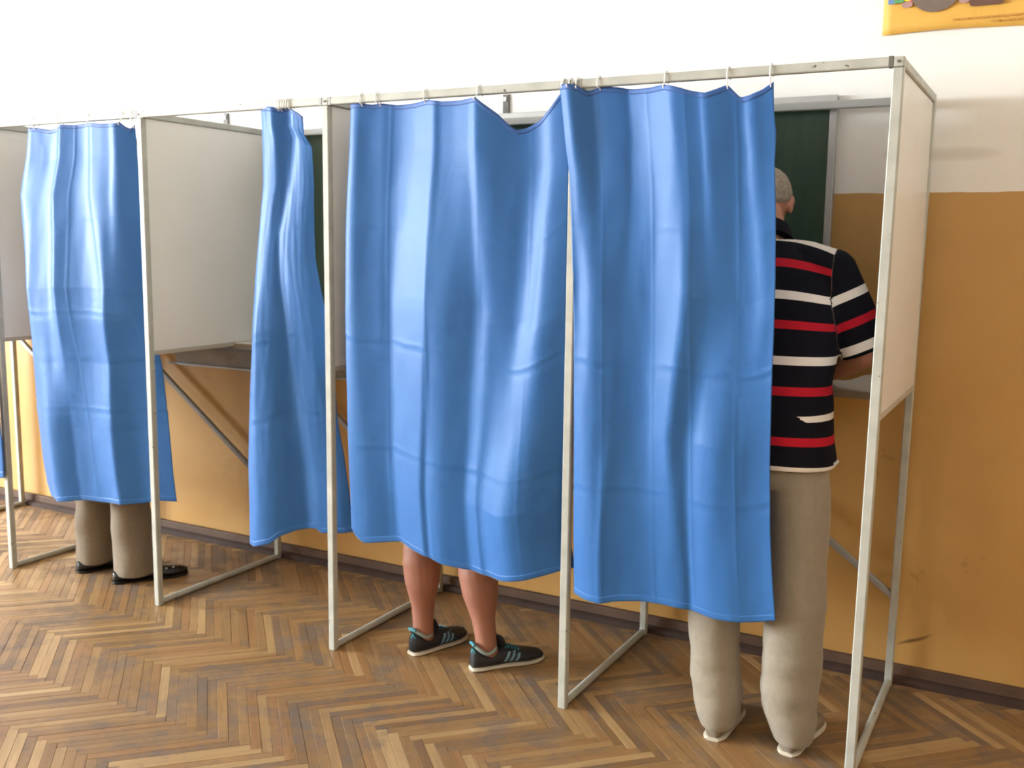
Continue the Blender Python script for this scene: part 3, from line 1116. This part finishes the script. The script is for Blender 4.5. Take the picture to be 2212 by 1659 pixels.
def body_mesh(J, voxel):
    """one continuous figure: feet, legs, trunk, arms, hands, neck and head"""
    mb = MB()
    k = J.get('k', 1.0)
    trunk = J['trunk']
    mb.loft([ering(c, rx, ry, rot=J.get('twist', 0)) for (c, rx, ry) in trunk])
    nb, hc = Vector(J['neck']), Vector(J['head'])
    R = frame_of(J['face'], J['crown'])
    base = hc + R @ Vector((0, -.03, -.06)) * k
    limb(mb, [nb - Vector((0, 0, .05)), nb, base], [.066 * k, .060 * k, .056 * k])
    head_shape(mb, hc, R, k)
    for s, nm in ((1, 'R'), (-1, 'L')):
        S, E, W = (Vector(J[q + nm]) for q in ('sh', 'el', 'wr'))
        cl_ = nb.lerp(S, .25) - Vector((0, 0, .03))
        limb(mb, [cl_, S], [.055 * k, .058 * k])
        limb(mb, [S, S.lerp(E, .35), E], [.058 * k, .050 * k, .041 * k])
        limb(mb, [E, E.lerp(W, .3), W], [.042 * k, .043 * k, .027 * k])
        hd = Vector(J['hand' + nm])
        limb(mb, [W, W + hd.normalized() * .015], [.027 * k, .026 * k])
        hand_shape(mb, W + hd.normalized() * .005, hd, (0, .15, -1), s, J.get('curl', .45), k)
        H, K, A = (Vector(J[q + nm]) for q in ('hip', 'kn', 'an'))
        cr = J.get('calf', .056) * k
        ar = J.get('ankle', .037) * k
        limb(mb, [H, H.lerp(K, .5), K], [.085 * k, .072 * k, .055 * k])
        limb(mb, [K, K.lerp(A, .14), K.lerp(A, .32), K.lerp(A, .52), K.lerp(A, .75), K.lerp(A, .92), A], [.053 * k, cr * .93, cr, cr * .9, ar * 1.12, ar, ar * 1.02])
        T = Vector(J['toe' + nm])
        fd = (T - Vector((A.x, A.y, T.z)))
        fl = fd.normalized()
        heel = Vector((A.x, A.y, .035)) - fl * .018
        limb(mb, [A, Vector((A.x, A.y, .050)) + fl * .015], [ar, ar * .8])
        limb(mb, [heel, Vector((A.x, A.y, .036)) + fl * .04, Vector((A.x, A.y, .030)) + fl * .115], [.024, .024, .017])
    return fused(mb, voxel, 8, 0.5)


def add_hair(J, mat, root, thin=0.0):
    k = J.get('k', 1.0)
    R = frame_of(J['face'], J['crown'])
    c = Vector(J['head'])
    mb = MB()
    rings = []
    nu_ = 30
    for i in range(0, 13):
        th = math.pi * 0.5 - (i / 12.0) * (math.pi * .5 - .08)
        ring_ = []
        for q in range(nu_):
            a = 2 * math.pi * q / nu_
            back = -math.sin(a)          # 1 at the back of the head
            dip = (0.82 if back > 0 else 0.10) * max(0, abs(back)) ** .6 * (1 - i / 12.0)
            if back <= 0.15:
                dip = -0.28 * (1 - i / 12.0) * max(0, -back)
            lift = math.cos(th)
            rr = math.sin(min(math.pi, math.pi * .5 + dip * 1.1) - (math.pi * .5 - th)) if False else None
            phi = th - math.pi * .5 + 0   # 0 at equator .. towards the crown
            el = (i / 12.0) * (math.pi * .5 - .08) - dip * 1.05
            x = .0795 * math.cos(el) * math.cos(a)
            y = .0995 * math.cos(el) * math.sin(a) - .013
            z = .0955 * math.sin(el) + .022
            j = 1.0 + 0.012 * noise.noise(Vector((x * 60, y * 60, z * 60)))
            ring_.append(c + R @ (Vector((x, y, z)) * (k * j)))
        rings.append(ring_)
    mb.loft(rings, cap=True)
    return mb.build('hair', mat, root, True)


def add_face(J, root):
    k = J.get('k', 1.0)
    R = frame_of(J['face'], J['crown'])
    c = Vector(J['head'])
    for s in (-1, 1):
        MB().ellipsoid(c + R @ (Vector((s * .031, .076, -.004)) * k), (.012 * k, .009 * k, .007 * k), R, 14, 10).build('eye', 'eye_white', root, True)
    MB().ellipsoid(c + R @ (Vector((0, .092, -.062)) * k), (.022 * k, .007 * k, .007 * k), R, 14, 10).build('lips', 'lip', root, True)


def shirt_mesh(J, hem_z, voxel, grow=.020, sleeve=.8, sleeve_r=(.074, .072, .070), smooth=8):
    mb = MB()
    k = J.get('k', 1.0)
    tr = J['trunk']
    rings = []
    zs = [c[2] for c, _, _ in tr]
    cs = lambda z, f: float(np.interp(z, zs, [f(q) for q in tr]))
    z = hem_z
    while z < zs[-1] - .005:
        c = (cs(z, lambda q: q[0][0]), cs(z, lambda q: q[0][1]), z)
        gx = grow + J.get('flare', .0) * max(0, 1 - (z - hem_z) / .22)
        rings.append(ering(c, cs(z, lambda q: q[1]) + gx, cs(z, lambda q: q[2]) + gx, 36, rot=J.get('twist', 0)))
        z += .03
    c = tr[-1][0]
    rings.append(ering((c[0], c[1], zs[-1] + grow * .7), tr[-1][1] + grow * .8, tr[-1][2] + grow * .8, 36, rot=J.get('twist', 0)))
    mb.loft(rings)
    nb = Vector(J['neck'])
    for nm in 'RL':
        S, E = Vector(J['sh' + nm]), Vector(J['el' + nm])
        limb(mb, [nb.lerp(S, .2) - Vector((0, 0, .035)), nb.lerp(S, .6) - Vector((0, 0, .012)), S], [.066 * k, .072 * k, .074 * k])
        mb.tube([S, S.lerp(E, sleeve * .5), S.lerp(E, sleeve)], [r * k for r in sleeve_r], 20)
        mb.ellipsoid(S, (.075 * k, .075 * k, .075 * k))
    return fused(mb, voxel, smooth, .5)


def trousers_mesh(J, legs, top_z, voxel, seat=.016, smooth=8, wob=1):
    mb = MB()
    tr = J['trunk']
    zs = [c[2] for c, _, _ in tr]
    rings = []
    z = tr[0][0][2]
    cs = lambda zz, f: float(np.interp(zz, zs, [f(q) for q in tr]))
    while z <= top_z:
        rings.append(ering((cs(z, lambda q: q[0][0]), cs(z, lambda q: q[0][1]), z), cs(z, lambda q: q[1]) + seat, cs(z, lambda q: q[2]) + seat, 36))
        z += .025
    mb.loft(rings)
    for leg in legs:
        mb.loft([ering(c, rx, ry, 30, 2.1) for (c, rx, ry) in leg])
    return fused(mb, voxel, smooth, .5)


def wrinkle(me, amp, sx, sz, seed, zr=None):
    n_ = len(me.vertices)
    co = np.empty(n_ * 3)
    me.vertices.foreach_get('co', co)
    nr = np.empty(n_ * 3)
    me.vertices.foreach_get('normal', nr)
    co = co.reshape(-1, 3)
    nr = nr.reshape(-1, 3)
    for i in range(n_):
        p = co[i]
        f = 1.0
        if zr:
            f = max(0.15, 1 - abs(p[2] - zr[0]) / zr[1])
        d = amp * f * noise.noise(Vector((p[0] * sx + seed, p[1] * sx, p[2] * sz + seed)))
        co[i] += nr[i] * d
    me.vertices.foreach_set('co', co.reshape(-1))
    me.update()


def shoe_frame(heel, toe):
    h, t_ = Vector(heel), Vector(toe)
    f = (t_ - h)
    L = f.length
    f.normalize()
    return h, f, Vector((f.y, -f.x, 0)), L       # origin, forward, right, length


def shoe_ring(h, f, r, L, t_, w, z0, z1, bend=0.0, n_=22, p=2.6):
    c = h + f * (t_ * L) + r * bend
    zc, hz = (z0 + z1) / 2, (z1 - z0) / 2
    ring_ = []
    for k in range(n_):
        a = 2 * math.pi * k / n_
        ca, sa = math.cos(a), math.sin(a)
        x = w * math.copysign(abs(ca) ** (2 / p), ca)
        z = hz * math.copysign(abs(sa) ** (2 / p), sa)
        if sa > 0:
            x *= 1 - 0.38 * sa
        ring_.append(c + r * x + Vector((0, 0, zc + z)))
    return ring_


WPROF = [(0, .016), (.03, .026), (.10, .032), (.25, .034), (.45, .037), (.62, .045), (.75, .047), (.87, .040), (.95, .027), (1.0, .010)]


def sneaker(root, heel, toe, upper_m, sole_m, heights, side, trims=False, sole_h=.018, wk=1.0):
    h, f, r, L = shoe_frame(heel, toe)
    ts = [0, .02, .05, .10, .17, .25, .35, .45, .52, .60, .68, .76, .84, .90, .95, .98, 1.0]
    wp = lambda t_: interp(WPROF, t_) * wk
    hp = lambda t_: interp(heights, t_)
    up = MB().loft([shoe_ring(h, f, r, L, t_, wp(t_), sole_h - .006 + .012 * max(0, t_ - .8), max(sole_h + .006, hp(t_)), -.006 * side * math.sin(t_ * 3)) for t_ in ts])
    u = up.build('shoe_upper', upper_m, root, True, 60)
    so = MB().loft([shoe_ring(h, f, r, L, t_ * 1.02 - .01, wp(t_) + .004, .0005 + .020 * max(0, t_ - .86), sole_h + .010 * max(0, t_ - .8), -.006 * side * math.sin(t_ * 3), p=4) for t_ in ts])
    part_label(so.build('sole', sole_m, u, True, 50), 'pale rubber sole')
    if trims:
        # padded collar round the ankle
        pts = []
        for k in range(28):
            a = 2 * math.pi * k / 28
            t_ = .145 - .125 * math.cos(a) * 1.02
            w = .037 * math.sin(a)
            z = .066 + .030 * max(0, math.cos(a)) ** 1.5 + .016 * max(0, -math.cos(a)) ** 2
            pts.append(h + f * (t_ * L * 1.18) + r * w + Vector((0, 0, z)))
        MB().tube(pts, .0062, 8, closed=True).build('collar_lining', 'lining', u, True)
        MB().tube([h + f * (.012 * L) + r * x_ + Vector((0, 0, .1005 - abs(x_) * .25)) for x_ in (-.016, -.008, 0, .008, .016)], .0055, 8, True).build('heel_tab', 'teal_trim', u, True)
        # tongue and laces
        MB().loft([ering(h + f * (t_ * L) + Vector((0, 0, z)), w, .006, 14) for t_, z, w in ((.44, .062, .020), (.40, .085, .024), (.365, .108, .023), (.355, .116, .016))]).build('tongue', upper_m, u, True, 60)
        for k in range(5):
            t_ = .44 + .045 * k
            z = hp(t_) + .002
            MB().tube([h + f * (t_ * L) + r * x_ + Vector((0, 0, z - abs(x_) * .35)) for x_ in (-.022, -.010, 0, .010, .022)], .0022, 6, True).build('lace', 'teal_trim', u, True)
        # three slanted bands on both flanks, and a mark at the heel
        for sd in (-1, 1):
            for k in range(3):
                base = .40 + .075 * k
                v4 = []
                for (zz, tt) in ((.024, base), (.034, base + .022), (.046, base + .045), (.058, base + .066)):
                    for dt in (0, .036):
                        t_ = tt + dt
                        zc = (sole_h - .006 + hp(t_)) / 2
                        hz = (hp(t_) - sole_h + .006) / 2
                        sa = max(-1, min(1, (zz - zc) / hz))
                        sa_ = math.copysign(abs(sa) ** (2.6 / 2), sa)
                        ca_ = math.sqrt(max(0, 1 - sa_ ** 2)) ** (2 / 2.6)
                        x = wp(t_) * ca_ * (1 - .38 * max(0, sa_)) + .0016
                        v4.append(h + f * (t_ * L) + r * (x * sd - .006 * side * math.sin(t_ * 3)) + Vector((0, 0, zz)))
                mb = MB()
                inner = [p - r * sd * .004 for p in v4]
                mb.add(v4 + inner, [(0, 1, 3, 2), (2, 3, 5, 4), (4, 5, 7, 6), (8, 10, 11, 9), (10, 12, 13, 11), (12, 14, 15, 13), (0, 8, 9, 1), (6, 7, 15, 14), (0, 2, 10, 8), (2, 4, 12, 10), (4, 6, 14, 12), (1, 9, 11, 3), (3, 11, 13, 5), (5, 13, 15, 7)])
                mb.build('side_stripe', 'steel_blue_stripe', u)
        tri = [h - f * .0015 + r * -.004 + Vector((0, 0, .066)), h - f * .0015 + r * .018 + f * .006 + Vector((0, 0, .066)), h - f * .0015 + r * .006 + Vector((0, 0, .086))]
        mb = MB()
        mb.add(tri + [p + f * .006 for p in tri], [(0, 1, 2), (5, 4, 3), (0, 3, 4, 1), (1, 4, 5, 2), (2, 5, 3, 0)])
        mb.build('heel_mark', 'teal_trim', u)
    return u


# --- the man in the striped polo shirt, bent over his ballot in the end booth
JC = dict(
    trunk=[((-.335, .175, .80), .165, .105), ((-.335, .175, .90), .178, .120), ((-.338, .185, 1.00), .162, .118), ((-.342, .205, 1.10), .163, .118),
           ((-.350, .235, 1.22), .178, .122), ((-.360, .265, 1.34), .190, .122), ((-.372, .290, 1.43), .178, .104), ((-.388, .315, 1.49), .125, .078), ((-.400, .330, 1.52), .072, .060)],
    neck=(-.405, .345, 1.525), head=(-.438, .425, 1.640), face=(-.12, .80, -.58), crown=(-.10, .55, .80),
    shR=(-.195, .290, 1.432), elR=(-.088, .315, 1.195), wrR=(-.225, .500, 1.105), handR=(-.62, .75, -.12),
    shL=(-.560, .300, 1.432), elL=(-.650, .350, 1.180), wrL=(-.520, .520, 1.100), handL=(.55, .80, -.12),
    hipR=(-.250, .175, .86), knR=(-.226, .150, .47), anR=(-.200, .135, .075), toeR=(-.172, .335, .030),
    hipL=(-.420, .175, .86), knL=(-.462, .140, .47), anL=(-.425, .105, .075), toeL=(-.440, .310, .030), flare=.012)
man = empty('person', (-.32, .13, 0), 'man in navy polo shirt with red and white stripes bent over the shelf', 'person')
link('body', body_mesh(JC, .006), 'skin_fair', man, True)
add_hair(JC, 'grey_hair', man)
add_face(JC, man)
sm_ = shirt_mesh(JC, .862, .006, .017, .98, (.074, .076, .074), 6)
wrinkle(sm_, .012, 4, 15, 3.0, (1.0, .25))
n_ = len(sm_.vertices)
co = np.empty(n_ * 3)
sm_.vertices.foreach_get('co', co)
co = co.reshape(-1, 3)
st_ = np.zeros(n_)
hid_ = np.zeros(n_)
for i in range(n_):
    p = Vector(co[i])
    best = None
    for nm in 'RL':
        S, E = Vector(JC['sh' + nm]), Vector(JC['el' + nm])
        ax = (E - S).normalized()
        d = p - S
        t_ = d.dot(ax)
        rad = (d - ax * t_).length
        inside = (p.x - S.x) * (1 if nm == 'R' else -1)
        lim = .016 + max(0, t_ - .06) * .16
        if t_ > -.09 and rad < .105 and inside > lim:
            best = 2.0 + max(0, t_)
    if best is None:
        cx = float(np.interp(p.z, [c[2] for c, _, _ in JC['trunk']], [c[0] for c, _, _ in JC['trunk']]))
        dx = p.x - cx
        kz = 0.1 + 1.25 * max(0, min(1, (p.z - 1.22) / .25))
        fold = 0.012 * math.exp(-((p.z - 1.03) / .03) ** 2) * math.sin(dx * 14)
        best = p.z + kz * max(0, abs(dx) - .03) ** 2 + fold
        if -.02 < dx < .115 - (p.z - 1.02) * 1.5 and abs(p.z - 1.025) < .03 and p.y < .2:
            hid_[i] = 1.0
    st_[i] = best
sa = sm_.attributes.new('stripe', 'FLOAT', 'POINT')
sa.data.foreach_set('value', st_.astype(np.float32))
sh_ = sm_.attributes.new('tucked', 'FLOAT', 'POINT')
sh_.data.foreach_set('value', hid_.astype(np.float32))
shirt = link('polo_shirt', sm_, 'striped_polo', man, True)
# ribbed collar
nbv = Vector((-.402, .338, 1.535))
cr_ = []
for k in range(28):
    a = 2 * math.pi * k / 28
    cr_.append(nbv + Vector((.075 * math.cos(a), .070 * math.sin(a), -.030 * math.sin(a) * 1.0 + .012 * max(0, -math.sin(a)))))
inner = [nbv + (p - nbv) * .84 + Vector((0, 0, .032)) for p in cr_]
outer2 = [nbv + (p - nbv) * 1.16 - Vector((0, 0, .018)) for p in cr_]
cmb = MB()
cmb.loft([outer2, cr_, inner, [nbv + (p - nbv) * .78 + Vector((0, 0, .022)) for p in cr_], [nbv + (p - nbv) * .84 - Vector((0, 0, .02)) for p in cr_]], cap=False)
cmb.build('collar', 'navy_knit', shirt, True)
tag_ = MB().box((-.142, .150, .876), (-.128, .200, .884), .001).build('side_vent', 'white_shirt', shirt)
tm_ = trousers_mesh(JC, [
    [((-.245, .178, .90), .088, .112), ((-.238, .172, .78), .095, .108), ((-.228, .160, .60), .090, .096), ((-.224, .150, .44), .090, .092), ((-.223, .142, .30), .089, .090), ((-.222, .134, .18), .087, .090), ((-.214, .126, .10), .080, .088), ((-.204, .122, .050), .068, .084), ((-.198, .120, .022), .060, .080)],
    [((-.425, .178, .90), .088, .112), ((-.440, .168, .78), .094, .106), ((-.458, .152, .60), .086, .094), ((-.470, .138, .44), .082, .088), ((-.462, .126, .30), .080, .086), ((-.446, .114, .18), .080, .084), ((-.434, .104, .10), .074, .084), ((-.426, .099, .055), .058, .080), ((-.423, .098, .034), .051, .077)]],
    1.0, .007, .012, 6)
wrinkle(tm_, .010, 6, 20, 5.0, (.06, .35))
wrinkle(tm_, .012, 7, 6, 2.0, (.45, .6))
link('trousers', tm_, 'stone_trousers', man, True)
HB = [(0, .060), (.1, .070), (.3, .078), (.45, .070), (.6, .058), (.8, .045), (.95, .034), (1, .026)]
sneaker(man, (-.203, .046, 0), (-.172, .335, 0), 'beige_leather', 'rubber_white', HB, 1, False, .012)
sneaker(man, (-.424, .024, 0), (-.440, .305, 0), 'beige_leather', 'rubber_white', HB, -1, False, .012)


def mirror_pose(cx, cy, k=1.0, lean=.0):
    """a voter standing in a booth, forearms on the shelf"""
    def P(x, y, z):
        return (cx + x * k, cy + y * k, z * k)
    return dict(k=k, P=P,
                trunk=[(P(0, .0, .80), .155 * k, .105 * k), (P(0, 0, .90), .170 * k, .118 * k), (P(0, .005, 1.00), .158 * k, .110 * k), (P(0, .015, 1.10), .152 * k, .108 * k),
                       (P(0, .035, 1.22), .165 * k, .112 * k), (P(0, .060, 1.33), .172 * k, .112 * k), (P(0, .080, 1.41), .160 * k, .095 * k), (P(0, .100, 1.46), .115 * k, .072 * k), (P(0, .112, 1.49), .070 * k, .058 * k)],
                neck=P(0, .122, 1.495), head=P(0, .190, 1.600), face=(0, .84, -.54), crown=(0, .52, .84),
                shR=P(.185, .085, 1.400), elR=P(.240, .150, 1.130), wrR=P(.110, .345, 1.110), handR=(-.45, .85, -.10),
                shL=P(-.185, .085, 1.400), elL=P(-.240, .150, 1.130), wrL=P(-.110, .345, 1.110), handL=(.45, .85, -.10),
                hipR=P(.088, 0, .86), hipL=P(-.088, 0, .86))


# --- bare-legged voter in sneakers
JB = mirror_pose(-1.435, .200, .95)
JB.update(knL=(-1.600, .180, .455), anL=(-1.572, .152, .085), toeL=(-1.520, .350, .030),
          knR=(-1.372, .180, .455), anR=(-1.298, .146, .085), toeR=(-1.180, .330, .030), calf=.077, ankle=.041)
pb = empty('person', (-1.43, .18, 0), 'bare-legged person in dark sneakers standing behind the sagging curtain', 'person')
link('body', body_mesh(JB, .007), 'skin_tan', pb, True)
add_hair(JB, 'brown_hair', pb)
add_face(JB, pb)
link('shirt', shirt_mesh(JB, .84, .009, .016, .75), 'grey_shirt', pb, True)
link('shorts', trousers_mesh(JB, [[((JB['hip' + q][0], .205, .85), .088, .105), ((lerp(JB['hip' + q][0], JB['kn' + q][0], .5), .195, .68), .095, .100), ((JB['kn' + q][0], .188, .50), .096, .098)] for q in 'RL'], .95, .009), 'navy_shorts', pb, True)
HS = [(0, .082), (.06, .086), (.14, .070), (.25, .058), (.35, .066), (.42, .080), (.50, .076), (.60, .064), (.72, .054), (.85, .047), (.95, .038), (1, .026)]
sneaker(pb, (-1.588, .098, 0), (-1.520, .362, 0), 'sneaker_black', 'rubber_white', HS, -1, True, .014)
sneaker(pb, (-1.330, .096, 0), (-1.160, .320, 0), 'sneaker_black', 'rubber_white', HS, 1, True, .014)

# --- person in khaki trousers
JA = mirror_pose(-3.270, .190, .97)
JA.update(knL=(-3.392, .180, .47), anL=(-3.400, .190, .075), toeL=(-3.330, .380, .030),
          knR=(-3.150, .180, .47), anR=(-3.125, .170, .075), toeR=(-2.990, .350, .030))
pa = empty('person', (-3.27, .18, 0), 'person in khaki trousers and black shoes standing behind the leftmost full curtain', 'person')
link('body', body_mesh(JA, .008), 'skin_fair', pa, True)
add_hair(JA, 'brown_hair', pa)
add_face(JA, pa)
link('shirt', shirt_mesh(JA, .86, .009, .016, .75), 'white_shirt', pa, True)
ta_ = trousers_mesh(JA, [
    [((-3.19, .19, .88), .086, .108), ((-3.17, .19, .70), .092, .100), ((-3.155, .185, .47), .082, .086), ((-3.148, .180, .34), .080, .082), ((-3.140, .178, .20), .082, .084), ((-3.128, .175, .10), .086, .088), ((-3.122, .172, .045), .087, .090), ((-3.122, .172, .030), .087, .090)],
    [((-3.35, .19, .88), .086, .108), ((-3.37, .19, .70), .090, .100), ((-3.392, .185, .47), .078, .084), ((-3.398, .186, .34), .074, .080), ((-3.400, .188, .20), .076, .080), ((-3.402, .190, .10), .079, .082), ((-3.402, .190, .045), .080, .084), ((-3.402, .190, .035), .080, .084)]],
    1.0, .008, .012, 6)
wrinkle(ta_, .012, 8, 9, 9.0, (.2, .6))
link('trousers', ta_, 'khaki_trousers', pa, True)
HL = [(0, .050), (.1, .060), (.3, .070), (.45, .066), (.6, .056), (.75, .050), (.9, .046), (1, .032)]
sa_ = sneaker(pa, (-3.165, .085, 0), (-2.985, .345, 0), 'black_leather', 'black_leather', HL, 1, False, .014, 1.0)
sneaker(pa, (-3.420, .100, 0), (-3.310, .385, 0), 'black_leather', 'black_leather', HL, -1, False, .014, 1.0)
for (t_, x_, z_) in ((.70, .030, .050), (.80, .022, .050), (.62, .036, .048)):
    h_, f_, r_, L_ = shoe_frame((-3.165, .085, 0), (-2.985, .345, 0))
    MB().ellipsoid(h_ + f_ * (t_ * L_) + r_ * x_ + Vector((0, 0, z_ - .004)), (.006, .006, .005), None, 10, 8).build('stud', 'silver', sa_, True)

# ------------------------------------------------------------------ ballot paper under the man's forearm
bp = MB()
rows_ = []
nxp, nyp = 16, 10
for j in range(nyp + 1):
    for i in range(nxp + 1):
        u, v = i / nxp, j / nyp
        x = lerp(-.330, -.015, u)
        y = lerp(.474, .680, v)
        z = 1.0595 + .030 * math.exp(-((u - .62) / .16) ** 2) * v ** 1.2 + .003 * math.sin(u * 9) * v
        rows_.append((x, y, z))
bp.add(rows_, [(j * (nxp + 1) + i, j * (nxp + 1) + i + 1, (j + 1) * (nxp + 1) + i + 1, (j + 1) * (nxp + 1) + i) for j in range(nyp) for i in range(nxp)])
bo = bp.build('ballot_paper', 'paper', None, True)
tag(bo, 'white ballot paper lying on the shelf under the man\'s forearm', 'paper')
sm2 = bo.modifiers.new('thickness', 'SOLIDIFY')
sm2.thickness = .0006
